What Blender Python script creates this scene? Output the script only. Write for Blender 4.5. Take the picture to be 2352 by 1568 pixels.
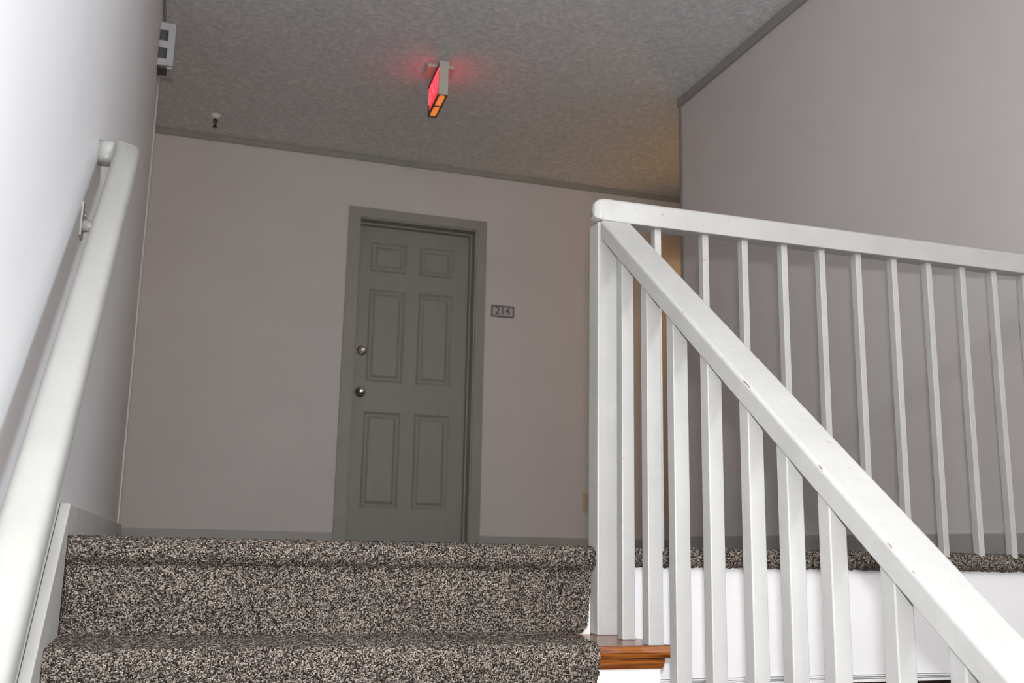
import bpy, bmesh, math, random
import numpy as np
from mathutils import Vector, Matrix

# ------------------------------------------------------------------ clear
for o in list(bpy.data.objects):
    bpy.data.objects.remove(o, do_unlink=True)
S = bpy.context.scene
COL = S.collection
random.seed(7)
RNG = np.random.default_rng(11)

# ------------------------------------------------------------------ camera
F_PX, YAW, PITCH, ROLL = 2357.92, 18.1634, 11.3604, 1.0841
CAM = Vector((0.2016, -2.2539, -0.0068))
a, b, c = (math.radians(v) for v in (YAW, PITCH, ROLL))
fw = Vector((math.sin(a) * math.cos(b), math.cos(a) * math.cos(b), math.sin(b)))
rt = Vector((math.cos(a), -math.sin(a), 0))
up = rt.cross(fw)
rt, up = rt * math.cos(c) + up * math.sin(c), up * math.cos(c) - rt * math.sin(c)
cam_data = bpy.data.cameras.new('camera')
cam = bpy.data.objects.new('camera', cam_data)
COL.objects.link(cam)
m = Matrix((rt, up, -fw)).transposed().to_4x4()
m.translation = CAM
cam.matrix_world = m
cam_data.sensor_fit = 'HORIZONTAL'
cam_data.sensor_width = 22.3
cam_data.lens = F_PX / 2352 * 22.3
cam_data.clip_start = 0.02
cam_data.dof.use_dof = True
cam_data.dof.focus_distance = 1.9
cam_data.dof.aperture_fstop = 6.3
S.camera = cam

# ------------------------------------------------------------------ world, lights, exposure
W = bpy.data.worlds.new('world')
S.world = W
W.use_nodes = True
W.node_tree.nodes['Background'].inputs[0].default_value = (0.62, 0.74, 1.0, 1)
W.node_tree.nodes['Background'].inputs[1].default_value = 1.0

# the camera's own flash, just above the lens
fl = bpy.data.lights.new('camera_flash', 'SPOT')
fl.energy = 205
fl.color = (1.0, 0.985, 0.985)
fl.spot_size = math.radians(100)
fl.spot_blend = 1.0
fl.shadow_soft_size = 0.022
flo = bpy.data.objects.new('camera_flash', fl)
COL.objects.link(flo)
flm = m.copy()
flm.translation = CAM + up * 0.10 + rt * 0.01 - fw * 0.02
flo.matrix_world = flm

# daylight outside the foyer window, behind the photographer's right shoulder
WX_ = 2.7133
dl = bpy.data.lights.new('window_daylight', 'AREA')
dl.shape = 'RECTANGLE'
dl.size, dl.size_y = 1.6, 1.6
dl.energy = 720
dl.color = (0.85, 0.92, 1.0)
dlo = bpy.data.objects.new('window_daylight', dl)
COL.objects.link(dlo)
dlo.location = (WX_ + 0.75, -3.75, 1.72)
dlo.rotation_euler = (0, math.radians(90), 0)

S.view_settings.view_transform = 'Standard'
S.view_settings.look = 'None'
S.view_settings.gamma = 1
S.view_settings.use_curve_mapping = False
S.view_settings.exposure = -0.27

# ------------------------------------------------------------------ dimensions (metres; landing floor z = 0, left wall x = 0, top riser y = 0)
H = 2.4418            # ceiling
YB = 3.9634           # corridor wall facing the stairs
YL, YR = 2.578, 2.494 # ends of left and right stairwell walls
WX = 2.7133           # right wall
R_, T_ = 0.1908, 0.2565
NP = 0.0317
ZF = -8 * R_          # foyer floor
YF = -4.2             # foyer window wall
BB = 0.0633

# ------------------------------------------------------------------ materials
def new_mat(name):
    mt = bpy.data.materials.new(name)
    mt.use_nodes = True
    return mt, mt.node_tree, mt.node_tree.nodes['Principled BSDF']

def ramp(nt, stops):
    r = nt.nodes.new('ShaderNodeValToRGB')
    e = r.color_ramp.elements
    while len(e) > 1:
        e.remove(e[0])
    e[0].position = stops[0][0]
    e[0].color = (*stops[0][1], 1)
    for p, col in stops[1:]:
        k = e.new(p)
        k.color = (*col, 1)
    return r

def paint(name, col, rough=0.5, var=0.04, vscale=3.0, bump=0.0, bscale=60.0, spec=0.4, detail=3.0, stretch=(1, 1, 1)):
    """flat paint: a faint blotchy variation plus fine roller / brush relief"""
    mt, nt, p = new_mat(name)
    tc = nt.nodes.new('ShaderNodeNewGeometry')
    mp = nt.nodes.new('ShaderNodeMapping')
    mp.inputs['Scale'].default_value = stretch
    nt.links.new(tc.outputs['Position'], mp.inputs[0])
    n = nt.nodes.new('ShaderNodeTexNoise')
    n.inputs['Scale'].default_value = vscale
    n.inputs['Detail'].default_value = detail
    nt.links.new(mp.outputs[0], n.inputs['Vector'])
    lo = tuple(x * (1 - var) for x in col)
    hi = tuple(min(1, x * (1 + var)) for x in col)
    r = ramp(nt, [(0.3, lo), (0.7, hi)])
    nt.links.new(n.outputs[0], r.inputs[0])
    nt.links.new(r.outputs[0], p.inputs['Base Color'])
    p.inputs['Roughness'].default_value = rough
    p.inputs['Specular IOR Level'].default_value = spec
    if bump:
        n2 = nt.nodes.new('ShaderNodeTexNoise')
        n2.inputs['Scale'].default_value = bscale
        n2.inputs['Detail'].default_value = 4
        nt.links.new(mp.outputs[0], n2.inputs['Vector'])
        bp = nt.nodes.new('ShaderNodeBump')
        bp.inputs['Strength'].default_value = bump
        bp.inputs['Distance'].default_value = 0.01
        nt.links.new(n2.outputs[0], bp.inputs['Height'])
        nt.links.new(bp.outputs[0], p.inputs['Normal'])
    return mt

def plain(name, col, rough=0.5, metal=0.0, spec=0.5):
    mt, nt, p = new_mat(name)
    n = nt.nodes.new('ShaderNodeTexNoise')
    n.inputs['Scale'].default_value = 25
    r = ramp(nt, [(0.3, tuple(x * 0.95 for x in col)), (0.7, tuple(min(1, x * 1.05) for x in col))])
    nt.links.new(n.outputs[0], r.inputs[0])
    nt.links.new(r.outputs[0], p.inputs['Base Color'])
    p.inputs['Roughness'].default_value = rough
    p.inputs['Metallic'].default_value = metal
    p.inputs['Specular IOR Level'].default_value = spec
    return mt

def glow(name, col, strength, base=None):
    mt, nt, p = new_mat(name)
    p.inputs['Base Color'].default_value = (*(base or col), 1)
    p.inputs['Emission Color'].default_value = (*col, 1)
    p.inputs['Emission Strength'].default_value = strength
    p.inputs['Roughness'].default_value = 0.35
    return mt

M = {}
M['wall'] = paint('wall_paint_greige', (0.60, 0.565, 0.55), rough=0.55, var=0.025, vscale=2.0, bump=0.05, bscale=220)
M['wallwhite'] = paint('wall_paint_cool_white', (0.66, 0.655, 0.66), rough=0.45, var=0.025, vscale=2.0, bump=0.05, bscale=220)
M['fascia'] = paint('fascia_white_paint', (0.82, 0.82, 0.83), rough=0.5, var=0.02, bump=0.03, bscale=150)
M['trim'] = paint('trim_grey_olive_paint', (0.30, 0.292, 0.262), rough=0.45, var=0.05, vscale=6, bump=0.04, bscale=90)
M['base'] = paint('baseboard_grey_paint', (0.36, 0.355, 0.34), rough=0.45, var=0.05, vscale=6, bump=0.04, bscale=90)
M['skirt'] = paint('skirt_pale_grey_paint', (0.47, 0.465, 0.44), rough=0.4, var=0.06, vscale=9, bump=0.06, bscale=70)
M['door'] = paint('door_grey_olive_paint', (0.285, 0.280, 0.252), rough=0.42, var=0.03, vscale=5, bump=0.05, bscale=140, stretch=(6, 6, 1))
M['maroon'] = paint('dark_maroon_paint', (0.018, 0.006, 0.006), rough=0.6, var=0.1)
M['chip'] = plain('bare_wood_chip', (0.20, 0.12, 0.08), 0.8)
M['scuff'] = plain('scuffed_dark_wood', (0.05, 0.04, 0.035), 0.8)
M['chrome'] = plain('chrome_satin_metal', (0.75, 0.73, 0.70), 0.16, 1.0)
M['bolt'] = plain('dull_brushed_nickel', (0.42, 0.38, 0.35), 0.38, 1.0)
M['ivory'] = plain('ivory_plastic', (0.50, 0.46, 0.30), 0.4)
M['boxwhite'] = plain('white_plastic_housing', (0.48, 0.48, 0.49), 0.35)
M['boxdark'] = plain('smoky_lamp_lens', (0.10, 0.105, 0.105), 0.2)
M['escutcheon'] = plain('pale_escutcheon_metal', (0.72, 0.70, 0.66), 0.5)
M['under'] = plain('dark_grey_plastic', (0.05, 0.05, 0.055), 0.5)
M['signhouse'] = plain('sign_beige_metal', (0.50, 0.50, 0.44), 0.45)
M['signdark'] = plain('sign_dark_rim', (0.12, 0.12, 0.10), 0.5)
M['plate'] = plain('sign_plate_silver', (0.44, 0.44, 0.45), 0.4, 0.2)
M['plateframe'] = plain('sign_frame_dark_grey', (0.13, 0.13, 0.12), 0.5)
M['black'] = plain('black_gap', (0.008, 0.008, 0.008), 0.8)
M['brass'] = plain('dark_bronze_metal', (0.06, 0.04, 0.025), 0.35, 0.6)
M['glowface'] = glow('red_lit_face', (1.0, 0.03, 0.05), 1.5, (0.5, 0.02, 0.02))
M['glowletter'] = glow('red_lit_letters', (1.0, 0.07, 0.10), 2.2, (0.6, 0.05, 0.05))
M['signred'] = plain('sign_dark_red_frame', (0.09, 0.02, 0.018), 0.4)
M['glowamber'] = glow('amber_lit_diffuser', (1.0, 0.24, 0.035), 0.9, (0.6, 0.2, 0.05))
M['lampglass'] = glow('warm_lamp_glass', (1.0, 0.55, 0.16), 6.0, (0.9, 0.85, 0.75))
M['lampwhite'] = glow('white_lamp_glass', (1.0, 0.88, 0.72), 2.0, (0.9, 0.88, 0.84))
M['steel'] = plain('steel_screw', (0.55, 0.55, 0.55), 0.3, 1.0)
M['winframe'] = paint('window_frame_white', (0.7, 0.7, 0.7), rough=0.4)

def rail_white(name, col):
    """thick brushed white gloss paint, streaky, with a few specks worn through"""
    mt, nt, p = new_mat(name)
    g = nt.nodes.new('ShaderNodeNewGeometry')
    n = nt.nodes.new('ShaderNodeTexNoise')
    n.inputs['Scale'].default_value = 9
    n.inputs['Detail'].default_value = 5
    nt.links.new(g.outputs['Position'], n.inputs['Vector'])
    r = ramp(nt, [(0.3, tuple(v * 0.91 for v in col)), (0.7, col)])
    nt.links.new(n.outputs[0], r.inputs[0])
    n3 = nt.nodes.new('ShaderNodeTexNoise')
    n3.inputs['Scale'].default_value = 75
    n3.inputs['Detail'].default_value = 2
    nt.links.new(g.outputs['Position'], n3.inputs['Vector'])
    r3 = ramp(nt, [(0.755, (0, 0, 0)), (0.77, (1, 1, 1))])
    nt.links.new(n3.outputs[0], r3.inputs[0])
    mx = nt.nodes.new('ShaderNodeMixRGB')
    mx.inputs[2].default_value = (0.33, 0.27, 0.22, 1)
    nt.links.new(r3.outputs[0], mx.inputs[0])
    nt.links.new(r.outputs[0], mx.inputs[1])
    nt.links.new(mx.outputs[0], p.inputs['Base Color'])
    p.inputs['Roughness'].default_value = 0.38
    p.inputs['Specular IOR Level'].default_value = 0.45
    n2 = nt.nodes.new('ShaderNodeTexNoise')
    n2.inputs['Scale'].default_value = 45
    n2.inputs['Detail'].default_value = 5
    nt.links.new(g.outputs['Position'], n2.inputs['Vector'])
    bp = nt.nodes.new('ShaderNodeBump')
    bp.inputs['Strength'].default_value = 0.10
    bp.inputs['Distance'].default_value = 0.01
    nt.links.new(n2.outputs[0], bp.inputs['Height'])
    nt.links.new(bp.outputs[0], p.inputs['Normal'])
    return mt
M['rail'] = rail_white('railing_white_gloss_paint', (0.45, 0.45, 0.435))
M['handrail'] = rail_white('handrail_cream_white_paint', (0.325, 0.323, 0.305))

def ceiling_mat():
    mt, nt, p = new_mat('ceiling_brushed_texture')
    g = nt.nodes.new('ShaderNodeNewGeometry')
    n0 = nt.nodes.new('ShaderNodeTexNoise')
    n0.inputs['Scale'].default_value = 9
    nt.links.new(g.outputs['Position'], n0.inputs['Vector'])
    ad = nt.nodes.new('ShaderNodeMixRGB')
    ad.blend_type = 'ADD'
    ad.inputs[0].default_value = 0.10
    nt.links.new(g.outputs['Position'], ad.inputs[1])
    nt.links.new(n0.outputs['Color'], ad.inputs[2])
    n = nt.nodes.new('ShaderNodeTexNoise')
    n.inputs['Scale'].default_value = 34
    n.inputs['Detail'].default_value = 5
    n.inputs['Roughness'].default_value = 0.65
    nt.links.new(ad.outputs[0], n.inputs['Vector'])
    r = ramp(nt, [(0.30, (0.60, 0.61, 0.62)), (0.52, (0.74, 0.75, 0.76)), (0.70, (0.90, 0.905, 0.91))])
    nt.links.new(n.outputs[0], r.inputs[0])
    nt.links.new(r.outputs[0], p.inputs['Base Color'])
    p.inputs['Roughness'].default_value = 0.75
    bp = nt.nodes.new('ShaderNodeBump')
    bp.inputs['Strength'].default_value = 0.4
    bp.inputs['Distance'].default_value = 0.02
    nt.links.new(n.outputs[0], bp.inputs['Height'])
    nt.links.new(bp.outputs[0], p.inputs['Normal'])
    return mt
M['ceiling'] = ceiling_mat()

def carpet_mat():
    """salt-and-pepper tufts: one random colour per voronoi cell"""
    mt, nt, p = new_mat('carpet_speckled_taupe_pile')
    g = nt.nodes.new('ShaderNodeNewGeometry')
    v = nt.nodes.new('ShaderNodeTexVoronoi')
    v.inputs['Scale'].default_value = 420
    nt.links.new(g.outputs['Position'], v.inputs['Vector'])
    sp = nt.nodes.new('ShaderNodeSeparateColor')
    nt.links.new(v.outputs['Color'], sp.inputs[0])
    r = ramp(nt, [(0.0, (0.012, 0.010, 0.010)), (0.28, (0.040, 0.033, 0.031)), (0.50, (0.120, 0.101, 0.088)), (0.72, (0.260, 0.224, 0.188)), (1.0, (0.52, 0.46, 0.39))])
    nt.links.new(sp.outputs[0], r.inputs[0])
    n = nt.nodes.new('ShaderNodeTexNoise')
    n.inputs['Scale'].default_value = 7
    n.inputs['Detail'].default_value = 3
    nt.links.new(g.outputs['Position'], n.inputs['Vector'])
    r2 = ramp(nt, [(0.30, (0.80, 0.79, 0.80)), (0.70, (1.0, 1.0, 1.0))])
    nt.links.new(n.outputs[0], r2.inputs[0])
    mx = nt.nodes.new('ShaderNodeMixRGB')
    mx.blend_type = 'MULTIPLY'
    mx.inputs[0].default_value = 1
    nt.links.new(r.outputs[0], mx.inputs[1])
    nt.links.new(r2.outputs[0], mx.inputs[2])
    nt.links.new(mx.outputs[0], p.inputs['Base Color'])
    p.inputs['Roughness'].default_value = 0.95
    p.inputs['Specular IOR Level'].default_value = 0.1
    bp = nt.nodes.new('ShaderNodeBump')
    bp.inputs['Strength'].default_value = 0.8
    bp.inputs['Distance'].default_value = 0.004
    bp.invert = True
    nt.links.new(v.outputs['Distance'], bp.inputs['Height'])
    nt.links.new(bp.outputs[0], p.inputs['Normal'])
    return mt
M['carpet'] = carpet_mat()

def wood_mat():
    mt, nt, p = new_mat('varnished_orange_brown_wood')
    g = nt.nodes.new('ShaderNodeNewGeometry')
    mp = nt.nodes.new('ShaderNodeMapping')
    mp.inputs['Scale'].default_value = (4, 60, 90)
    nt.links.new(g.outputs['Position'], mp.inputs[0])
    n = nt.nodes.new('ShaderNodeTexNoise')
    n.inputs['Scale'].default_value = 2.2
    n.inputs['Detail'].default_value = 6
    nt.links.new(mp.outputs[0], n.inputs['Vector'])
    r = ramp(nt, [(0.30, (0.035, 0.008, 0.002)), (0.44, (0.16, 0.042, 0.006)), (0.60, (0.30, 0.092, 0.012)), (0.8, (0.40, 0.14, 0.026))])
    nt.links.new(n.outputs[0], r.inputs[0])
    nt.links.new(r.outputs[0], p.inputs['Base Color'])
    p.inputs['Roughness'].default_value = 0.32
    p.inputs['Coat Weight'].default_value = 0.3
    return mt
M['wood'] = wood_mat()

def glass_mat():
    mt = bpy.data.materials.new('window_glass')
    mt.use_nodes = True
    nt = mt.node_tree
    nt.nodes.remove(nt.nodes['Principled BSDF'])
    t = nt.nodes.new('ShaderNodeBsdfTransparent')
    gl = nt.nodes.new('ShaderNodeBsdfGlossy')
    gl.inputs['Roughness'].default_value = 0.02
    mx = nt.nodes.new('ShaderNodeMixShader')
    mx.inputs[0].default_value = 0.05
    nt.links.new(t.outputs[0], mx.inputs[1])
    nt.links.new(gl.outputs[0], mx.inputs[2])
    nt.links.new(mx.outputs[0], nt.nodes['Material Output'].inputs[0])
    return mt
M['glass'] = glass_mat()

# ------------------------------------------------------------------ helpers
def ploc(parent):
    v = Vector((0, 0, 0))
    while parent is not None:
        v += parent.location
        parent = parent.parent
    return v

def tag(o, label=None, cat=None, kind=None, group=None):
    if label: o['label'] = label
    if cat: o['category'] = cat
    if kind: o['kind'] = kind
    if group: o['group'] = group
    return o

def empty(name, loc, parent=None):
    o = bpy.data.objects.new(name, None)
    o.empty_display_size = 0.05
    o.location = Vector(loc) - ploc(parent)
    o.parent = parent
    COL.objects.link(o)
    return o

def link(name, bm, mat, parent=None, smooth=False):
    """bm holds world coordinates; the object's origin is put at its base centre"""
    me = bpy.data.meshes.new(name)
    bmesh.ops.recalc_face_normals(bm, faces=bm.faces)
    vs = [v.co for v in bm.verts]
    lo = Vector([min(v[i] for v in vs) for i in range(3)])
    hi = Vector([max(v[i] for v in vs) for i in range(3)])
    org = Vector(((lo.x + hi.x) / 2, (lo.y + hi.y) / 2, lo.z))
    for v in bm.verts:
        v.co -= org
    bm.to_mesh(me)
    bm.free()
    if smooth:
        for f in me.polygons: f.use_smooth = True
    me.materials.append(M[mat])
    o = bpy.data.objects.new(name, me)
    o.location = org - ploc(parent)
    o.parent = parent
    COL.objects.link(o)
    return o

def add_box(bm, x0, x1, y0, y1, z0, z1, bev=0.0, seg=2, rotz=None):
    vs = [bm.verts.new((x, y, z)) for x in (x0, x1) for y in (y0, y1) for z in (z0, z1)]
    q = [(0, 1, 3, 2), (4, 6, 7, 5), (0, 4, 5, 1), (2, 3, 7, 6), (0, 2, 6, 4), (1, 5, 7, 3)]
    fs = [bm.faces.new([vs[i] for i in f]) for f in q]
    if bev:
        es = list({e for f in fs for e in f.edges})
        bmesh.ops.bevel(bm, geom=es, offset=bev, segments=seg, profile=0.5, affect='EDGES')
    return fs

def box(name, x0, x1, y0, y1, z0, z1, mat, parent=None, bev=0.0, seg=2):
    bm = bmesh.new()
    add_box(bm, x0, x1, y0, y1, z0, z1, bev, seg)
    return link(name, bm, mat, parent, smooth=False)

def add_prism(bm, poly, axis, lo, hi):
    """extrude a polygon given in the two remaining axes, in order (x,y,z without axis)"""
    def pt(p, t):
        q = list(p)
        q.insert(axis, t)
        return q
    A = [bm.verts.new(pt(p, lo)) for p in poly]
    B = [bm.verts.new(pt(p, hi)) for p in poly]
    bm.faces.new(A)
    bm.faces.new(B[::-1])
    n = len(poly)
    for i in range(n):
        bm.faces.new([A[i], A[(i + 1) % n], B[(i + 1) % n], B[i]])

def prism(name, poly, axis, lo, hi, mat, parent=None, bev=0.0):
    bm = bmesh.new()
    add_prism(bm, poly, axis, lo, hi)
    if bev:
        bmesh.ops.recalc_face_normals(bm, faces=bm.faces)
        es = [e for e in bm.edges if e.is_manifold and e.calc_face_angle(0) > 0.5]
        bmesh.ops.bevel(bm, geom=es, offset=bev, segments=2, profile=0.5, affect='EDGES')
    return link(name, bm, mat, parent)

def sweep(bm, path, sec, closed=True):
    """sweep section points (list of lists of Vector, one ring per path station)"""
    rings = [[bm.verts.new(p) for p in ring] for ring in path]
    n = len(rings[0])
    for r0, r1 in zip(rings, rings[1:]):
        for i in range(n):
            bm.faces.new([r0[i], r0[(i + 1) % n], r1[(i + 1) % n], r1[i]])
    bm.faces.new(rings[0])
    bm.faces.new(rings[-1][::-1])

def lathe(name, prof, origin, axis, mat, parent=None, n=24):
    """prof: (radius, distance along axis)"""
    ax = Vector(axis).normalized()
    u = ax.orthogonal().normalized()
    w = ax.cross(u)
    bm = bmesh.new()
    rings = []
    for r, d in prof:
        rings.append([bm.verts.new(Vector(origin) + ax * d + (u * math.cos(2 * math.pi * i / n) + w * math.sin(2 * math.pi * i / n)) * max(r, 1e-5)) for i in range(n)])
    for r0, r1 in zip(rings, rings[1:]):
        for i in range(n):
            bm.faces.new([r0[i], r0[(i + 1) % n], r1[(i + 1) % n], r1[i]])
    bm.faces.new(rings[0][::-1])
    bm.faces.new(rings[-1])
    return link(name, bm, mat, parent, smooth=True)

def text_mesh(name, body, size, mat, parent, loc, rot, depth=0.001, bold=0.0):
    cu = bpy.data.curves.new(name, 'FONT')
    cu.body = body
    cu.size = size
    cu.extrude = depth
    cu.offset = bold
    cu.align_x = 'CENTER'
    cu.align_y = 'CENTER'
    tmp = bpy.data.objects.new(name + '_tmp', cu)
    me = bpy.data.meshes.new_from_object(tmp)
    bpy.data.objects.remove(tmp)
    bpy.data.curves.remove(cu)
    me.name = name
    me.materials.clear()
    me.materials.append(M[mat])
    o = bpy.data.objects.new(name, me)
    o.location = Vector(loc) - ploc(parent)
    o.rotation_euler = rot
    o.parent = parent
    COL.objects.link(o)
    return o

# ------------------------------------------------------------------ room shell
XW, XE = -3.2, 6.2   # ends of the cross corridor
box('ceiling', XW, XE, YF - 0.12, YB + 0.12, H, H + 0.1, 'ceiling')
tag(bpy.data.objects['ceiling'], 'grey ceiling with a brushed plaster texture over stairs and corridor', 'ceiling', 'structure')

fl_o = box('floor', XW, XE, 0.10, YB + 0.5, -0.12, 0.0, 'carpet')
tag(fl_o, 'speckled taupe carpet floor of the upper landing and corridor', 'floor', 'structure')
ff = box('floor', 0.0, WX, YF, 0.0, ZF - 0.1, ZF, 'carpet')
tag(ff, 'speckled carpet floor of the foyer at the foot of the stairs', 'floor', 'structure')

bm = bmesh.new()
add_box(bm, -0.12, 0.0, YF - 0.12, YL, ZF - 0.1, H)
wl = tag(link('wall_left', bm, 'wallwhite'), 'pale greige painted wall carrying the stair handrail', 'wall', 'structure')
bm = bmesh.new()
add_box(bm, XW, -0.12, YL - 0.12, YL, 0.0, H)
tag(link('wall_corridor_left', bm, 'wall'), 'greige corridor wall running off beyond the handrail wall corner', 'wall', 'structure')
bm = bmesh.new()
wy0, wy1, wz0, wz1 = -4.10, -2.90, 0.95, 2.25
add_box(bm, WX, WX + 0.12, YF - 0.12, wy0, ZF - 0.1, H)
add_box(bm, WX, WX + 0.12, wy1, YR, ZF - 0.1, H)
add_box(bm, WX, WX + 0.12, wy0, wy1, ZF - 0.1, wz0)
add_box(bm, WX, WX + 0.12, wy0, wy1, wz1, H)
tag(link('wall_right', bm, 'wall'), 'greige painted wall beside the landing railing', 'wall', 'structure')
bm = bmesh.new()
add_box(bm, WX + 0.12, XE, YR - 0.12, YR, 0.0, H)
tag(link('wall_corridor_right', bm, 'wall'), 'greige corridor wall running off behind the landing railing wall', 'wall', 'structure')
for nm, x0, lab in (('wall_end_left', XW - 0.1, 'greige wall closing the corridor on the door knob side'), ('wall_end_right', XE, 'greige wall closing the corridor on the door number side')):
    tag(box(nm, x0, x0 + 0.1, YR - 0.12, YB + 0.12, 0.0, H, 'wall'), lab, 'wall', 'structure')

# corridor wall with the door opening
DX0, DX1, DTOP = 1.2170, 1.9810, 2.0266
bm = bmesh.new()
add_box(bm, XW, DX0, YB, YB + 0.14, 0.0, H)
add_box(bm, DX1, XE, YB, YB + 0.14, 0.0, H)
add_box(bm, DX0, DX1, YB, YB + 0.14, DTOP, H)
tag(link('wall_back', bm, 'wall'), 'greige corridor wall around the grey six panel door', 'wall', 'structure')

# foyer end wall behind the photographer, and the foyer window in the right wall
tag(box('wall_front', 0, WX, YF - 0.12, YF, ZF - 0.1, H, 'wall'), 'greige foyer end wall opposite the stairs', 'wall', 'structure')
win = tag(empty('window_1', (WX + 0.06, (wy0 + wy1) / 2, wz0)), 'white framed foyer window of four panes', 'window', 'structure')
bm = bmesh.new()
for q in ((wy0, wy0 + 0.05, wz0, wz1), (wy1 - 0.05, wy1, wz0, wz1), (wy0 + 0.05, wy1 - 0.05, wz0, wz0 + 0.05), (wy0 + 0.05, wy1 - 0.05, wz1 - 0.05, wz1)):
    add_box(bm, WX + 0.04, WX + 0.09, q[0], q[1], q[2], q[3])
link('window_frame', bm, 'winframe', win)
ym, zm = (wy0 + wy1) / 2, (wz0 + wz1) / 2
box('muntin', WX + 0.05, WX + 0.08, ym - 0.015, ym + 0.015, wz0 + 0.05, wz1 - 0.05, 'winframe', win)
for s_ in (0, 1):
    ya, yb = ((wy0 + 0.05, ym - 0.015), (ym + 0.015, wy1 - 0.05))[s_]
    box('muntin', WX + 0.05, WX + 0.08, ya, yb, zm - 0.015, zm + 0.015, 'winframe', win)
    for za, zb in ((wz0 + 0.05, zm - 0.015), (zm + 0.015, wz1 - 0.05)):
        box('pane', WX + 0.063, WX + 0.067, ya, yb, za, zb, 'glass', win)

# white fascia under the landing edge, with a moulded lower strip, and the dark wall below it
FX0 = 1.195
box('wall_fascia', FX0, WX, -0.008, 0.09, -0.2985, -0.03, 'fascia')
tag(bpy.data.objects['wall_fascia'], 'white painted fascia below the carpeted landing edge', 'wall', 'structure')
tr = tag(empty('trim_1', (2.0, 0.0, -0.315)), 'thin white moulding along the bottom of the white fascia', 'trim', 'structure')
box('bead', FX0, WX, -0.012, 0.05, -0.3035, -0.3000, 'fascia', tr, 0.001)
box('bead', FX0, WX, -0.010, 0.05, -0.3075, -0.3050, 'fascia', tr, 0.001)
box('bead', FX0, WX, -0.013, 0.05, -0.3160, -0.3090, 'fascia', tr, 0.001)
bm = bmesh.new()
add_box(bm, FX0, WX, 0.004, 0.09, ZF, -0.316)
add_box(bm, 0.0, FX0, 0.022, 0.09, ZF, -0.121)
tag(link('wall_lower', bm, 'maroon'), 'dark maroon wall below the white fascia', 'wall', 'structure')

# ------------------------------------------------------------------ trims and baseboards
def boxt(name, x0, x1, y0, y1, z0, z1, label, mat='trim', cat='trim', bev=0.003):
    return tag(box(name, x0, x1, y0, y1, z0, z1, mat, None, bev), label, cat, 'structure')
boxt('trim_2', XW, XE, YB - 0.014, YB, H - 0.038, H, 'dark grey ceiling trim above the corridor door')
boxt('trim_3', WX - 0.016, WX, YF, YR + 0.016, H - 0.050, H, 'dark grey ceiling trim sloping away along the railing wall')
boxt('trim_4', 0.0, 0.012, YF, YL + 0.012, H - 0.045, H, 'dark grey ceiling trim above the stair handrail wall')
def corner(name, x, y, sx, label, t, mat):
    """L-shaped guard wrapped round a wall's end corner"""
    w = 0.022
    pts = [(x, y), (x + sx * t, y - w), (x + sx * t, y + t), (x - sx * w, y + t), (x - sx * w, y), (x, y - w)]
    poly = [(x + sx * t, y - w), (x + sx * t, y + t), (x - sx * w, y + t), (x - sx * w, y), (x, y), (x, y - w)]
    o = prism(name, poly, 2, BB, H - 0.05, mat)
    return tag(o, label, 'trim', 'structure')
corner('trim_5', 0.0, YL, 1, 'pale grey corner guard on the end of the handrail wall', 0.007, 'skirt')
corner('trim_6', WX, YR, -1, 'dark grey corner guard on the end of the railing wall', 0.009, 'trim')
boxt('baseboard_back', XW, 1.1421, YB - 0.013, YB, 0.0, BB, 'grey baseboard beside the door on its knob side', mat='base', cat='baseboard')
boxt('baseboard_back', 2.0493, XE, YB - 0.013, YB, 0.0, BB, 'grey baseboard beside the door on its number side', mat='base', cat='baseboard')
boxt('baseboard_left', 0.0, 0.018, -0.035, YL + 0.012, 0.0, BB, 'pale grey baseboard at the top of the stairs', mat='skirt', cat='baseboard')
boxt('baseboard_right', WX - 0.013, WX, 0.101, YR + 0.013, 0.0, BB + 0.004, 'grey baseboard behind the landing balusters', mat='base', cat='baseboard')

# ------------------------------------------------------------------ door 214
door = tag(empty('door_1', (1.6, YB + 0.06, 0.0)), 'grey six panel door with casing at the end of the landing', 'door', 'structure')
box('casing', 1.1421, DX0 - 0.002, YB - 0.016, YB, 0.0, DTOP + 0.002, 'trim', door, 0.001)
box('casing', DX1 + 0.002, 2.0493, YB - 0.016, YB, 0.0, DTOP + 0.002, 'trim', door, 0.001)
box('casing', 1.1421, 2.0493, YB - 0.016, YB, DTOP + 0.002, 2.0925, 'trim', door, 0.001)
jt = 0.004
for x0, x1 in ((DX0, DX0 + jt), (DX1 - jt, DX1)):
    box('jamb', x0, x1, YB + 0.001, YB + 0.139, 0.0, DTOP - jt, 'trim', door)
box('jamb', DX0, DX1, YB + 0.001, YB + 0.139, DTOP - jt, DTOP, 'trim', door)
st = 0.012
SY = YB + 0.118   # front plane of the slab
for x0, x1 in ((DX0 + jt, DX0 + jt + st), (DX1 - jt - st, DX1 - jt)):
    box('door_stop', x0, x1, YB + 0.075, SY - 0.001, 0.0, DTOP - jt - st, 'trim', door, 0.002)
box('door_stop', DX0 + jt, DX1 - jt, YB + 0.075, SY - 0.001, DTOP - jt - st, DTOP - jt, 'trim', door, 0.002)
box('gap_blocker', DX0, DX1, SY + 0.006, SY + 0.060, 0.001, 0.0215, 'black', door)  # black strip stands in for the dark gap, stops light leaking under the door
SX0, SX1, SZ0, SZ1 = DX0 + jt + 0.002, DX1 - jt - 0.002, 0.022, DTOP - jt - 0.003
pc = [(1.3160, 1.5500), (1.6390, 1.8660)]
pr_ = [(1.7165, 1.9095), (1.0030, 1.5995), (0.2180, 0.8110)]
slab = None
bm = bmesh.new()
xs = [SX0, pc[0][0], pc[0][1], pc[1][0], pc[1][1], SX1]
zs = [SZ0, pr_[2][0], pr_[2][1], pr_[1][0], pr_[1][1], pr_[0][0], pr_[0][1], SZ1]
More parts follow.
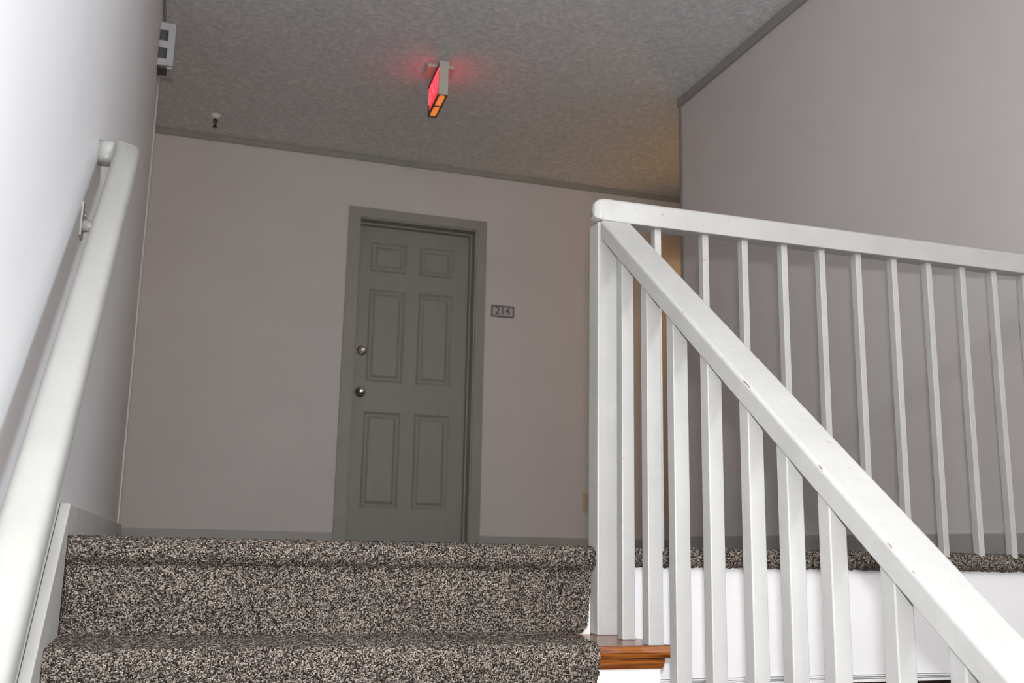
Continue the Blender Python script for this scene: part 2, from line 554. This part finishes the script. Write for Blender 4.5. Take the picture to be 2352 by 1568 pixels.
g = {(i, j): bm.verts.new((x, SY, z)) for i, x in enumerate(xs) for j, z in enumerate(zs)}
for i in range(5):
    for j in range(7):
        if i in (1, 3) and j in (1, 3, 5):
            continue
        bm.faces.new([g[i, j], g[i + 1, j], g[i + 1, j + 1], g[i, j + 1]])
# sides and back of the slab
add_prism(bm, [(SX0, SZ0), (SX1, SZ0), (SX1, SZ1), (SX0, SZ1)], 1, SY + 0.014, SY + 0.040)
for p, q in (((SX0, SZ0), (SX1, SZ0)), ((SX1, SZ0), (SX1, SZ1)), ((SX1, SZ1), (SX0, SZ1)), ((SX0, SZ1), (SX0, SZ0))):
    vs = [bm.verts.new((p[0], SY, p[1])), bm.verts.new((q[0], SY, q[1])), bm.verts.new((q[0], SY + 0.014, q[1])), bm.verts.new((p[0], SY + 0.014, p[1]))]
    bm.faces.new(vs)
slab = link('door_slab', bm, 'door', door)
for xa, xb in pc:
    for za, zb in pr_:
        bm = bmesh.new()
        rings = []
        for ins, dep in ((0, 0), (0.004, 0.004), (0.016, 0.0115), (0.026, 0.0115), (0.040, 0.003), (0.043, 0.002)):
            rings.append([bm.verts.new((x, SY + dep, z)) for x, z in ((xa + ins, za + ins), (xb - ins, za + ins), (xb - ins, zb - ins), (xa + ins, zb - ins))])
        for r0, r1 in zip(rings, rings[1:]):
            for i in range(4):
                bm.faces.new([r0[i], r0[(i + 1) % 4], r1[(i + 1) % 4], r1[i]])
        bm.faces.new(rings[-1])
        link('panel', bm, 'door', slab)
kx, kz = 1.2870, 0.930
k = tag(lathe('door_knob', [(0.034, 0), (0.034, 0.004), (0.028, 0.009), (0.013, 0.012), (0.012, 0.030), (0.020, 0.036), (0.027, 0.046), (0.0275, 0.054), (0.022, 0.064), (0.010, 0.068), (0.0, 0.0685)], (kx, SY, kz), (0, -1, 0), 'chrome', door), 'round chrome door knob')
k2 = tag(lathe('deadbolt', [(0.031, 0), (0.031, 0.007), (0.026, 0.014), (0.021, 0.017), (0.020, 0.017), (0.018, 0.015), (0.0, 0.015)], (kx - 0.002, SY, 1.195), (0, -1, 0), 'bolt', door), 'dull nickel deadbolt cylinder')

# ------------------------------------------------------------------ staircase
NT = 7
stair = tag(empty('staircase', (0.6, -0.9, ZF)), 'carpeted staircase with varnished wooden treads and white risers', 'staircase')
TX1 = 1.207
WT = 0.006  # carpet thickness over the wood
for kk in range(1, NT + 1):
    z = -kk * R_ - WT
    yb, yf = -(kk - 1) * T_, -kk * T_ - NP + 0.003
    # tread with rounded nosing
    th = 0.026
    poly = [(yb + 0.002, z), (yf + 0.010, z), (yf + 0.004, z - 0.002), (yf + 0.001, z - 0.008), (yf, z - 0.013), (yf + 0.001, z - 0.018), (yf + 0.004, z - 0.024), (yf + 0.010, z - th), (yb + 0.002, z - th)]
    prism('tread', poly, 0, 0.034, TX1, 'wood', stair)
    # cove moulding under the nosing
    yr = -kk * T_
    cv = [(yr, z - th - 0.001), (yf + 0.012, z - th - 0.001), (yf + 0.013, z - th - 0.006), (yr - 0.014, z - th - 0.010), (yr - 0.009, z - th - 0.016), (yr - 0.006, z - th - 0.021), (yr, z - th - 0.021)]
    prism('cove_moulding', cv, 0, 0.034, TX1 - 0.012, 'wood', stair)
for kk in range(0, NT + 1):
    ztop = -kk * R_ - WT - (0.027 if kk else 0.03)
    zbot = -(kk + 1) * R_ - (WT if kk < NT else 0)
    box('riser', 0.034, 1.19 if kk else 1.143, -kk * T_ + 0.0005, -kk * T_ + 0.018, zbot, ztop, 'fascia', stair)
# outer stringer, saw-toothed, down to the foyer floor
pts = [(0.0, ZF), (0.0, -R_ - WT - 0.027)]
for kk in range(1, NT + 1):
    pts += [(-kk * T_ + 0.0, -kk * R_ - WT - 0.027)]
    nz = -(kk + 1) * R_ - WT - 0.027
    pts += [(-kk * T_ + 0.0, nz if kk < NT else ZF)]
prism('stringer', pts, 0, 1.166, 1.192, 'fascia', stair)
# wall skirt board
s0 = 0.740
def sk(y): return 0.0635 + (y + 0.035) * s0
pts = [(-0.0355, sk(-0.0355)), (-1.95, max(sk(-1.95), ZF + 0.08)), (-1.95, ZF), (-1.70, ZF), (-0.0355, -R_ - 0.12)]
tag(prism('skirt_board', pts, 0, 0.001, 0.0205, 'skirt', stair, 0.002), 'pale grey skirt board along the wall')

# carpet runner: fine tufted surface over the top steps, coarse further down
def arc(cy, cz, r, a0, a1, n):
    return [(cy + r * math.cos(math.radians(a0 + (a1 - a0) * i / n)), cz + r * math.sin(math.radians(a0 + (a1 - a0) * i / n))) for i in range(n + 1)]

def resample(pts, step):
    P = np.array(pts, float)
    d = np.r_[0, np.cumsum(np.linalg.norm(np.diff(P, axis=0), axis=1))]
    n = max(2, int(d[-1] / step))
    s = np.linspace(0, d[-1], n)
    return np.stack([np.interp(s, d, P[:, i]) for i in range(P.shape[1])], 1)

def smooth_noise(shape, rad):
    n = RNG.standard_normal(shape)
    for ax in (0, 1):
        acc = np.zeros(shape)
        for kk in range(-rad, rad + 1):
            acc += np.roll(n, kk, axis=ax)
        n = acc
    return n / n.std()

def cloth(name, prof, step, amp, mat, parent, amp2=0.0):
    """prof rows: (y, z, xleft, xright) along the carpet; displaced along the surface normal"""
    P = resample(prof, step)
    ny = len(P)
    wid = float(np.max(P[:, 3] - P[:, 2]))
    nx = max(2, int(wid / step))
    t = np.linspace(0, 1, nx)
    tan = np.gradient(P[:, :2], axis=0)
    tan /= np.linalg.norm(tan, axis=1)[:, None]
    nrm = np.stack([tan[:, 1], -tan[:, 0]], 1)    # (y,z) normal, up for a path running toward -y
    X = P[:, 2:3] + (P[:, 3:4] - P[:, 2:3]) * t[None, :]
    D = amp * smooth_noise((ny, nx), 1) if amp else np.zeros((ny, nx))
    if amp2:
        D += amp2 * smooth_noise((ny, nx), 6)
    D = np.clip(D, -3 * amp - 1e-6, 3 * amp + 1e-6)
    Y = P[:, 0:1] + nrm[:, 0:1] * D
    Z = P[:, 1:2] + nrm[:, 1:2] * D
    # slightly ragged edges
    if amp:
        X[:, 0] += RNG.normal(0, amp * 0.9, ny)
        X[:, -1] += RNG.normal(0, amp * 0.9, ny)
    co = np.stack([X, Y, Z], 2).reshape(-1, 3)
    # a skirt of thickness: duplicate border folded down to the wood
    idx = np.arange(ny * nx).reshape(ny, nx)
    quads = np.stack([idx[:-1, :-1], idx[1:, :-1], idx[1:, 1:], idx[:-1, 1:]], 2).reshape(-1, 4).tolist()
    extra = []
    base = ny * nx
    for col, dx in ((0, 0.001), (nx - 1, -0.001)):
        st_ = base + len(extra)
        for i in range(ny):
            v = co[idx[i, col]]
            extra.append((P[i, 2 if col == 0 else 3] + dx, P[i, 0] - nrm[i, 0] * 0.008, P[i, 1] - nrm[i, 1] * 0.008))
        for i in range(ny - 1):
            quads.append([int(idx[i, col]), st_ + i, st_ + i + 1, int(idx[i + 1, col])])
    org = Vector((float((P[:, 2].min() + P[:, 3].max()) / 2), float(P[:, 0].mean()), float(P[:, 1].min())))
    co = np.vstack([co, np.array(extra)]) - np.array(org)
    me = bpy.data.meshes.new(name)
    me.from_pydata(co.tolist(), [], quads)
    me.materials.append(M[mat])
    for f in me.polygons: f.use_smooth = True
    o = bpy.data.objects.new(name, me)
    o.location = org - ploc(parent)
    o.parent = parent
    COL.objects.link(o)
    return o

XL = 0.0207
prof = [(0.0995, 0.0, XL, 1.142)]
prof += [(y, z, XL, 1.1480) for y, z in [(-0.004, 0.0)] + arc(-0.006, -0.026, 0.026, 90, 250, 10)]
prof += [(-0.010, -0.054, XL, 1.143), (-0.007, -0.058, XL, 1.142), (-0.0065, -0.12, XL, 1.139), (-0.0065, -0.178, XL - 0.001, 1.134)]
prof += [(-0.010, -0.187, XL - 0.001, 1.125), (-0.018, -0.1905, XL - 0.001, 1.070), (-0.05, -R_, XL, 1.058)]
prof += [(-T_ - 0.004, -R_, XL, 1.046)]
prof += [(y, z, XL, 1.0435) for y, z in arc(-T_ - 0.012, -R_ - 0.024, 0.024, 90, 190, 7)]
def waterfall(kk):
    zb = -(kk + 1) * R_
    return [(-kk * T_ - 0.030, -kk * R_ - 0.07, XL, 1.040), (-kk * T_ - 0.012, zb + 0.03, XL, 1.035), (-kk * T_ - 0.014, zb + 0.006, XL, 1.035), (-kk * T_ - 0.03, zb, XL, 1.04)]
prof += waterfall(1)
tag(cloth('carpet_runner', prof, 0.0030, 0.0011, 'carpet', stair, 0.0004), 'speckled brown and cream carpet runner')
low = []
for kk in range(2, NT + 1):
    zt = -kk * R_
    if kk == 2: low += [(-T_ - 0.031, zt + 0.0, XL, 1.04)]
    low += [(-kk * T_ - 0.004, zt, XL, 1.044)]
    low += [(y, z, XL, 1.0435) for y, z in arc(-kk * T_ - 0.012, zt - 0.020, 0.020, 90, 190, 5)]
    w_ = waterfall(kk)
    if kk == NT: w_ = w_[:2] + [(-kk * T_ - 0.008, ZF + 0.004, XL, 1.035)]
    low += w_
cloth('carpet_runner', low, 0.012, 0.0, 'carpet', stair)

# carpet wrapped over the landing edge beside the stairs
ed = [(0.0995, 0.0, 1.2, WX)] + [(y, z, 1.2, WX) for y, z in [(-0.008, 0.0)] + arc(-0.016, -0.022, 0.0225, 90, 262, 9)] + [(-0.0085, -0.0445, 1.2, WX)]
eo = cloth('carpet_edge', ed, 0.0030, 0.0012, 'carpet', fl_o, 0.0004)
box('carpet_edge', 1.1425, 1.2, 0.02, 0.0995, -0.006, -0.001, 'carpet', fl_o)

# ------------------------------------------------------------------ stair railing
BX0, BX1 = 1.1547, 1.1850
RX0, RX1 = 1.1467, 1.2286
RH, RS, RT_ = 0.8169, 0.7688, 0.0476
PX0, PX1, PY0, PY1 = 1.1440, 1.1965, -0.0385, 0.0175
rail = tag(empty('stair_railing', (1.17, -0.9, ZF)), 'white stair railing with square balusters sloping up to the newel post', 'railing')
pz = 0.778
box('newel_post', PX0, PX1, PY0, PY1, -R_ - WT, pz, 'rail', rail, 0.003)
def railtop(y): return RH + RS * y
def rail_ring(y):
    """rounded rectangular section, vertical cut"""
    zt = railtop(y)
    zb = zt - RT_
    ring = []
    for cx, cz, a0, r in ((RX1, zt, 0, 0.008), (RX0, zt, 90, 0.008), (RX0, zb, 180, 0.003), (RX1, zb, 270, 0.003)):
        ox = cx - r if cx == RX1 else cx + r
        oz = cz - r if cz == zt else cz + r
        for i in range(5):
            t_ = math.radians(a0 + 90 * i / 4)
            ring.append(Vector((ox + r * math.cos(t_), y, oz + r * math.sin(t_))))
    return ring
bm = bmesh.new()
sweep(bm, [rail_ring(y) for y in np.linspace(-0.0502, -1.88, 40)], None)
link('handrail', bm, 'rail', rail)
by = [-0.1530, -0.2829, -0.4030, -0.5450, -0.6834, -0.7986, -0.9092, -1.0488, -1.1759, -1.3060, -1.430, -1.560, -1.690]
BD = 0.0295
for i, y in enumerate(by):
    kk = 1
    while -kk * T_ - NP + 0.004 > y:
        kk += 1
    zb = -kk * R_ - WT
    dx = random.uniform(-0.001, 0.001)
    w = 0.0335 if i in (1, 2) else 0.0303
    poly = [(y, zb), (y + BD, zb), (y + BD, railtop(y + BD) - RT_ + 0.004), (y, railtop(y) - RT_ + 0.004)]
    prism('baluster', poly, 0, BX0 + dx, BX0 + dx + w, 'rail', rail, 0.002)
box('newel_post', PX0, PX1 + 0.01, -1.90, -1.84, ZF, railtop(-1.87) + 0.05, 'rail', rail, 0.004)
# chips in the paint along the sharp edge of the handrail
for i in range(9):
    y = random.uniform(-1.15, -0.35)
    z = railtop(y)
    bm = bmesh.new()
    n = 7
    L = random.uniform(0.003, 0.011)
    c0 = Vector((RX0 + 0.0022, y, z - 0.0024))
    d1 = Vector((0, 1, RS)).normalized()
    d2 = Vector((0.7, 0, 0.72)).normalized()
    up_ = Vector((-0.72, 0, 0.7))
    vs = []
    for j in range(n):
        t_ = 2 * math.pi * j / n
        vs.append(bm.verts.new(c0 + up_ * 0.0002 + d1 * math.cos(t_) * L * random.uniform(0.5, 1) + d2 * math.sin(t_) * 0.0016 * random.uniform(0.4, 1)))
    f = bm.faces.new(vs)
    ex = bmesh.ops.extrude_face_region(bm, geom=[f])
    for v in ex['geom']:
        if isinstance(v, bmesh.types.BMVert): v.co -= up_ * 0.0015
    link('paint_chip', bm, 'chip', rail)

# ------------------------------------------------------------------ landing railing
land = tag(empty('landing_railing', (1.95, -0.02, 0.0)), 'white level railing with slim square balusters along the landing edge', 'railing')
LZ0, LZ1, LY0, LY1 = 0.7784, 0.8367, -0.050, -0.004
def land_ring(x, k=1.0, jit=0.0):
    ring = []
    cyy, czz = (LY0 + LY1) / 2, (LZ0 + LZ1) / 2
    for y, z, a0, r in ((LY1, LZ1, 0, 0.009), (LY0, LZ1, 90, 0.009), (LY0, LZ0, 180, 0.003), (LY1, LZ0, 270, 0.003)):
        oy = y - r if y == LY1 else y + r
        oz = z - r if z == LZ1 else z + r
        for i in range(5):
            t_ = math.radians(a0 + 90 * i / 4)
            yy, zz = oy + r * math.cos(t_), oz + r * math.sin(t_)
            j = random.uniform(-jit, jit)
            ring.append(Vector((x, cyy + (yy - cyy) * k + j, max(LZ0 + 0.0005, czz + (zz - czz) * k + j))))
    return ring
bm = bmesh.new()
X0 = 1.1330
st_ = [(X0, 0.55, 0.0006), (X0 + 0.004, 0.72, 0.001), (X0 + 0.010, 0.86, 0.0012), (X0 + 0.018, 0.95, 0.0014)]
st_ += [(X0 + 0.026 + 0.007 * i, 1.0, 0.0016) for i in range(5)] + [(X0 + 0.066, 1.0, 0.0004), (X0 + 0.08, 1.0, 0.0)]
st_ += [(x, 1.0, 0.0) for x in np.linspace(X0 + 0.12, WX, 14)]
sweep(bm, [land_ring(*q) for q in st_], None)
lh = link('handrail', bm, 'rail', land)
for f in lh.data.polygons:
    if lh.location.x + land.location.x + f.center.x < X0 + 0.075: f.use_smooth = True
lbx = [1.3000, 1.4331, 1.5464, 1.6634, 1.7782, 1.8911, 2.0060, 2.1200, 2.2330, 2.3415, 2.4500, 2.5600, 2.6600]
bm = bmesh.new()
add_box(bm, 0, 0.0175, 0, 0.0228, 0, LZ0 + 0.014, 0.0016)
bmesh.ops.recalc_face_normals(bm, faces=bm.faces)
bal_me = bpy.data.meshes.new('baluster')
bm.to_mesh(bal_me)
bm.free()
bal_me.materials.append(M['rail'])
for x in lbx:
    o = bpy.data.objects.new('baluster', bal_me)
    o.parent = land
    o.location = Vector((x, -0.0315, -0.012)) - ploc(land)
    COL.objects.link(o)
for x, z in ((1.2425, 0.816), (1.3120, 0.812)):
    lathe('nail_hole', [(0.0012, 0), (0.0012, 0.0006), (0.0, 0.0007)], (x, LY0, z), (0, -1, 0), 'scuff', land, 8)

# ------------------------------------------------------------------ wall handrail
hr = tag(empty('wall_handrail', (0.06, -0.9, -0.6)), 'rounded white handrail on brackets along the pale wall', 'handrail')
HX0, HX1 = 0.0335, 0.0850
HS = 0.769
HXC, HW, HH = (HX0 + HX1) / 2, (HX1 - HX0) / 2, 0.0262
def hz(y): return 0.8400 + HS * y     # top of the rail
cs = 1 / math.sqrt(1 + HS * HS)
HT = 2 * HH / cs / 1.24               # so that the underside lies 1.24 * HT below the top
def section(p, side, upv, k=1.0):
    ring = []
    for i in range(24):
        t_ = 2 * math.pi * i / 24
        ct, sn = math.cos(t_), math.sin(t_)
        e = 0.62
        ring.append(p + side * (HW * k * math.copysign(abs(ct) ** e, ct)) + upv * (HH * k * math.copysign(abs(sn) ** e, sn)))
    return ring
upn = Vector((0, -HS * cs, cs))
def ctr(y): return Vector((HXC, y, hz(y) - HH / cs))
HE = 0.048
RC = 0.026                             # plan radius of the turn towards the wall
rings_ = [section(ctr(y), Vector((1, 0, 0)), upn) for y in np.linspace(-1.75, HE - HW - RC, 30)]
p0 = ctr(HE - HW - RC)
for i in range(1, 8):
    t_ = math.radians(90 * i / 7)
    f_ = i / 7
    p = Vector((HXC - RC * (1 - math.cos(t_)), p0.y + RC * math.sin(t_), p0.z + RC * math.sin(t_) * HS * (1 - 0.5 * f_)))
    side = Vector((math.cos(t_), math.sin(t_), 0))
    uu = (upn * (1 - f_) + Vector((0, 0, 1)) * f_).normalized()
    rings_.append(section(p, side, uu))
bm = bmesh.new()
sweep(bm, rings_, None)
link('rail', bm, 'handrail', hr, True)
bm = bmesh.new()
sweep(bm, [section(Vector((x, p.y, p.z)), Vector((0, 1, 0)), Vector((0, 0, 1)), kf) for x, kf in ((p.x, 1.0), (p.x * 0.5, 0.985), (0.0, 0.985))], None)
link('wall_return', bm, 'handrail', hr, True)
for y in (-0.19, -1.42):
    zb = hz(y) - HT * 1.24
    br = box('bracket', 0.0, 0.004, y - 0.022, y + 0.022, zb - 0.066, zb + 0.002, 'handrail', hr, 0.0015)
    bm = bmesh.new()
    path = [(0.004, zb - 0.040), (0.020, zb - 0.042), (0.034, zb - 0.036), (0.045, zb - 0.022), (0.051, zb - 0.008), (0.054, zb + 0.010)]
    rg = []
    for x, z in path:
        i = path.index((x, z))
        p0, p1 = path[max(0, i - 1)], path[min(len(path) - 1, i + 1)]
        tn = Vector((p1[0] - p0[0], 0, p1[1] - p0[1])).normalized()
        nn = Vector((-tn.z, 0, tn.x))
        r = 0.0105 if i else 0.014
        rg.append([Vector((x, y, z)) + (Vector((0, 1, 0)) * math.cos(t_) + nn * math.sin(t_)) * r for t_ in [2 * math.pi * q / 10 for q in range(10)]])
    sweep(bm, rg, None)
    link('arm', bm, 'handrail', br, True)
    for dz in (-0.010, 0.012):
        lathe('screw', [(0.0032, 0), (0.003, 0.0012), (0.0, 0.0016)], (0.004, y + 0.012, zb - 0.012 + dz * 0.5), (1, 0, 0), 'handrail', br, 8)

# ------------------------------------------------------------------ exit sign under the ceiling
ex = tag(empty('exit_sign', (1.37, 2.63, 2.24)), 'red lit exit sign box hanging from the ceiling', 'exit sign')
ex.rotation_euler = (0, 0, math.radians(-2.8))
EX0, EX1, EY0, EY1, EZ0, EZ1 = 1.346, 1.394, 2.480, 2.780, 2.240, 2.426
bm = bmesh.new()
# open-faced rim: end plates, top, bottom
add_box(bm, EX0, EX1, EY0, EY0 + 0.006, EZ0, EZ1, 0.001)
add_box(bm, EX0, EX1, EY1 - 0.006, EY1, EZ0, EZ1, 0.001)
add_box(bm, EX0, EX1, EY0 + 0.006, EY1 - 0.006, EZ1 - 0.008, EZ1)
link('housing', bm, 'signhouse', ex)
bm = bmesh.new()
yw = [(EY0 + 0.006, EY0 + 0.016), (EY0 + 0.142, EY0 + 0.158), (EY1 - 0.022, EY1 - 0.006)]
for y0, y1 in yw:
    add_box(bm, EX0, EX1, y0, y1, EZ0, EZ0 + 0.006)
for x0, x1 in ((EX0, EX0 + 0.009), (EX1 - 0.009, EX1)):
    add_box(bm, x0, x1, EY0 + 0.006, EY1 - 0.006, EZ0, EZ0 + 0.006)
link('bottom_rim', bm, 'signdark', ex)
for y0, y1 in ((EY0 + 0.016, EY0 + 0.142), (EY0 + 0.158, EY1 - 0.022)):
    tag(box('light_window', EX0 + 0.009, EX1 - 0.009, y0, y1, EZ0 + 0.001, EZ0 + 0.005, 'glowamber', ex), 'amber lit window in the underside')
for sx, xf in ((-1, EX0), (1, EX1)):
    # slightly bulged red lens
    bm = bmesh.new()
    ny, nz = 13, 9
    gv = {}
    for i in range(ny):
        for j in range(nz):
            u, v = i / (ny - 1), j / (nz - 1)
            bul = (1 - (2 * u - 1) ** 2) * (1 - (2 * v - 1) ** 2)
            gv[i, j] = bm.verts.new((xf + sx * (-0.003 + 0.004 * bul), EY0 + 0.012 + u * (EY1 - EY0 - 0.044), EZ0 + 0.014 + v * (EZ1 - EZ0 - 0.036)))
    for i in range(ny - 1):
        for j in range(nz - 1):
            bm.faces.new([gv[i, j], gv[i + 1, j], gv[i + 1, j + 1], gv[i, j + 1]])
    tag(link('lens', bm, 'glowface', ex, True), 'glowing red face')
    o = text_mesh('lettering', 'EXIT', 0.135, 'glowletter', ex, (xf + sx * 0.0006, (EY0 + EY1) / 2 - 0.010, (EZ0 + EZ1) / 2), (math.radians(90), 0, math.radians(90 if sx > 0 else -90)), 0.0012)
for xa, xb in ((EX0, EX0 + 0.004), (EX1 - 0.004, EX1)):
    bm = bmesh.new()
    add_box(bm, xa, xb, EY1 - 0.034, EY1 - 0.006, EZ0 + 0.006, EZ1 - 0.008)
    add_box(bm, xa, xb, EY0 + 0.006, EY0 + 0.014, EZ0 + 0.006, EZ1 - 0.008)
    add_box(bm, xa, xb, EY0 + 0.014, EY1 - 0.034, EZ0 + 0.006, EZ0 + 0.016)
    add_box(bm, xa, xb, EY0 + 0.014, EY1 - 0.034, EZ1 - 0.024, EZ1 - 0.008)
    link('face_frame', bm, 'signred', ex)
bm = bmesh.new()
add_box(bm, 1.298, 1.442, 2.560, 2.700, 2.425, H - 0.0005, 0.004)
link('canopy', bm, 'signhouse', ex)

# ------------------------------------------------------------------ sprinkler head
sp = tag(empty('fire_sprinkler', (0.288, 3.646, 2.354)), 'small dark sprinkler head with pale escutcheon on the ceiling', 'sprinkler')
lathe('escutcheon', [(0.031, 0), (0.030, 0.006), (0.024, 0.020), (0.018, 0.026), (0.0, 0.027)], (0.288, 3.646, H), (0, 0, -1), 'escutcheon', sp)
lathe('sprinkler_body', [(0.010, 0.024), (0.013, 0.030), (0.014, 0.042), (0.009, 0.048), (0.008, 0.060), (0.006, 0.066)], (0.288, 3.646, H), (0, 0, -1), 'brass', sp, 12)
lathe('deflector', [(0.003, 0.066), (0.015, 0.074), (0.015, 0.077), (0.0, 0.080)], (0.288, 3.646, H), (0, 0, -1), 'brass', sp, 14)

# ------------------------------------------------------------------ emergency light box on the handrail wall
eb = tag(empty('emergency_light', (0.034, 2.41, 2.084)), 'white wall box with two dark lamp windows high by the ceiling', 'emergency light')
bx0, bx1, bY0, bY1, bz0, bz1 = 0.0, 0.067, 2.30, 2.440, 2.086, 2.292
bm = bmesh.new()
lw = [(bz0 + 0.032, bz0 + 0.084), (bz0 + 0.118, bz0 + 0.170)]
# camera-facing side built around the two recesses
add_box(bm, bx0, bx1, bY0 + 0.030, bY1, bz0, bz1, 0.004)
add_box(bm, 0.036, bx1, bY0, bY0 + 0.032, bz0, bz1, 0.003)
for za, zb in ((bz0, lw[0][0]), (lw[0][1], lw[1][0]), (lw[1][1], bz1)):
    add_box(bm, bx0, 0.038, bY0, bY0 + 0.032, za, zb, 0.002)
link('housing', bm, 'boxwhite', eb)
for za, zb in lw:
    lp = box('lamp', 0.001, 0.036, bY0 + 0.010, bY0 + 0.031, za + 0.001, zb - 0.001, 'boxdark', eb, 0.003)
    box('lamp_rim', 0.031, 0.0355, bY0 + 0.002, bY0 + 0.0098, za + 0.001, zb - 0.001, 'under', lp)
box('base_strip', 0.001, 0.040, bY0 + 0.02, bY0 + 0.10, bz0 - 0.008, bz0 + 0.002, 'under', eb, 0.002)
box('base_lip', 0.041, 0.064, bY0 + 0.02, bY0 + 0.10, bz0 - 0.007, bz0 + 0.002, 'boxwhite', eb, 0.002)

# ------------------------------------------------------------------ room number plate
rp = tag(empty('room_number_sign', (2.172, YB - 0.004, 1.462)), 'small framed plate reading 214 beside the door', 'sign')
sx0, sx1, sz0, sz1 = 2.0940, 2.2505, 1.4615, 1.5400
box('plate', sx0 + 0.008, sx1 - 0.008, YB - 0.005, YB, sz0 + 0.008, sz1 - 0.008, 'plate', rp)
bm = bmesh.new()
fw_ = 0.010
for q in ((sx0, sx0 + fw_, sz0, sz1), (sx1 - fw_, sx1, sz0, sz1), (sx0 + fw_, sx1 - fw_, sz0, sz0 + fw_), (sx0 + fw_, sx1 - fw_, sz1 - fw_, sz1)):
    add_box(bm, q[0], q[1], YB - 0.008, YB, q[2], q[3], 0.0015)
link('frame', bm, 'plateframe', rp)
for ch, x in (('2', 2.1365), ('1', 2.1720), ('4', 2.2060)):
    o = text_mesh('digit', ch, 0.070, 'plateframe', rp, (x, YB - 0.0055, (sz0 + sz1) / 2), (math.radians(90), 0, 0), 0.0006, 0.0009)

# ------------------------------------------------------------------ outlet cover on the corridor wall
ou = tag(empty('wall_outlet', (2.776, YB, 0.227)), 'ivory outlet cover low on the corridor wall', 'outlet')
box('cover_plate', 2.739, 2.813, YB - 0.005, YB, 0.227, 0.349, 'ivory', ou, 0.002)
for zc in (0.262, 0.314):
    box('socket', 2.759, 2.793, YB - 0.0065, YB - 0.004, zc - 0.017, zc + 0.017, 'ivory', ou, 0.001)

# ------------------------------------------------------------------ unseen lamps: the corridor sconce, and two added as fill
def fill_ceiling_lamp(LX, LY, label, energy, col):  # added lamp, lifts the ambient light on the corridor wall
    lp = tag(empty('fill_ceiling_lamp', (LX, LY, H - 0.10)), label, 'fill lamp')
    lathe('lamp_base', [(0.15, 0), (0.15, 0.018), (0.14, 0.022), (0.0, 0.022)], (LX, LY, H), (0, 0, -1), 'signhouse', lp)
    lathe('lamp_shade', [(0.135, 0.022), (0.135, 0.045), (0.12, 0.075), (0.08, 0.095), (0.0, 0.102)], (LX, LY, H), (0, 0, -1), 'lampglass', lp)
    ll = bpy.data.lights.new('fill_ceiling_light', 'POINT')
    ll.energy = energy
    ll.color = col
    ll.shadow_soft_size = 0.1
    llo = bpy.data.objects.new('fill_ceiling_light', ll)
    COL.objects.link(llo)
    llo.location = (LX, LY, H - 0.24)
def wall_sconce(SX, z, label, energy, col):
    """half-round glass sconce on the corridor wall"""
    ws = tag(empty('wall_sconce', (SX, YB - 0.05, z)), label, 'wall lamp')
    box('back_plate', SX - 0.05, SX + 0.05, YB - 0.012, YB, z + 0.02, z + 0.20, 'signhouse', ws, 0.004)
    bm = bmesh.new()
    rings = []
    for r, dz in ((0.05, 0.0), (0.075, 0.03), (0.095, 0.09), (0.105, 0.16)):
        rings.append([bm.verts.new((SX + r * math.cos(t_), YB - 0.012 - r * math.sin(t_), z + dz)) for t_ in [math.pi * i / 14 for i in range(15)]])
    for r0, r1 in zip(rings, rings[1:]):
        for i in range(14):
            bm.faces.new([r0[i], r0[i + 1], r1[i + 1], r1[i]])
    bm.faces.new(rings[0])
    link('lamp_shade', bm, 'lampglass', ws, True)
    cap = [(SX - 0.25, YB)] + [(SX - 0.25 * math.cos(math.pi * i / 16), YB - 0.34 * math.sin(math.pi * i / 16)) for i in range(1, 16)] + [(SX + 0.25, YB)]
    prism('light_block_cap', cap, 2, z + 0.205, z + 0.215, 'signhouse', ws)  # added plate, keeps the sconce light off the ceiling
    ll = bpy.data.lights.new('wall_sconce_light', 'POINT')
    ll.energy = energy
    ll.color = col
    ll.shadow_soft_size = 0.05
    llo = bpy.data.objects.new('wall_sconce_light', ll)
    COL.objects.link(llo)
    llo.location = (SX - 0.05, YB - 0.21, z + 0.10)
wall_sconce(4.05, 1.62, 'warm half-round wall sconce in the corridor beyond the railing wall', 13, (1.0, 0.52, 0.09))
fill_ceiling_lamp(-1.6, 3.25, 'added round fill lamp on the ceiling in the corridor beyond the handrail wall', 5, (1.0, 0.80, 0.62))
def fill_pendant(LX, LY, drop, label, energy, col):  # added lamp, fills in light on the right wall and ceiling
    lp = tag(empty('fill_pendant', (LX, LY, H - drop)), label, 'pendant lamp')
    lathe('canopy', [(0.06, 0), (0.06, 0.012), (0.02, 0.03), (0.0, 0.031)], (LX, LY, H), (0, 0, -1), 'signhouse', lp)
    lathe('rod', [(0.006, 0.025), (0.006, drop - 0.23)], (LX, LY, H), (0, 0, -1), 'steel', lp, 10)
    lathe('globe', [(0.03, drop - 0.24)] + [(0.11 * math.sin(math.pi * i / 12), drop - 0.12 - 0.11 * math.cos(math.pi * i / 12)) for i in range(1, 12)] + [(0.0, drop - 0.01)], (LX, LY, H), (0, 0, -1), 'lampwhite', lp)
    ll = bpy.data.lights.new('fill_pendant_light', 'POINT')
    ll.energy = energy
    ll.color = col
    ll.shadow_soft_size = 0.11
    llo = bpy.data.objects.new('fill_pendant_light', ll)
    COL.objects.link(llo)
    llo.location = (LX + 0.0, LY, H - drop - 0.02 - 0.11)
fill_pendant(0.75, -3.0, 0.55, 'added white glass globe fill lamp hanging over the foyer', 72, (1.0, 0.90, 0.80))
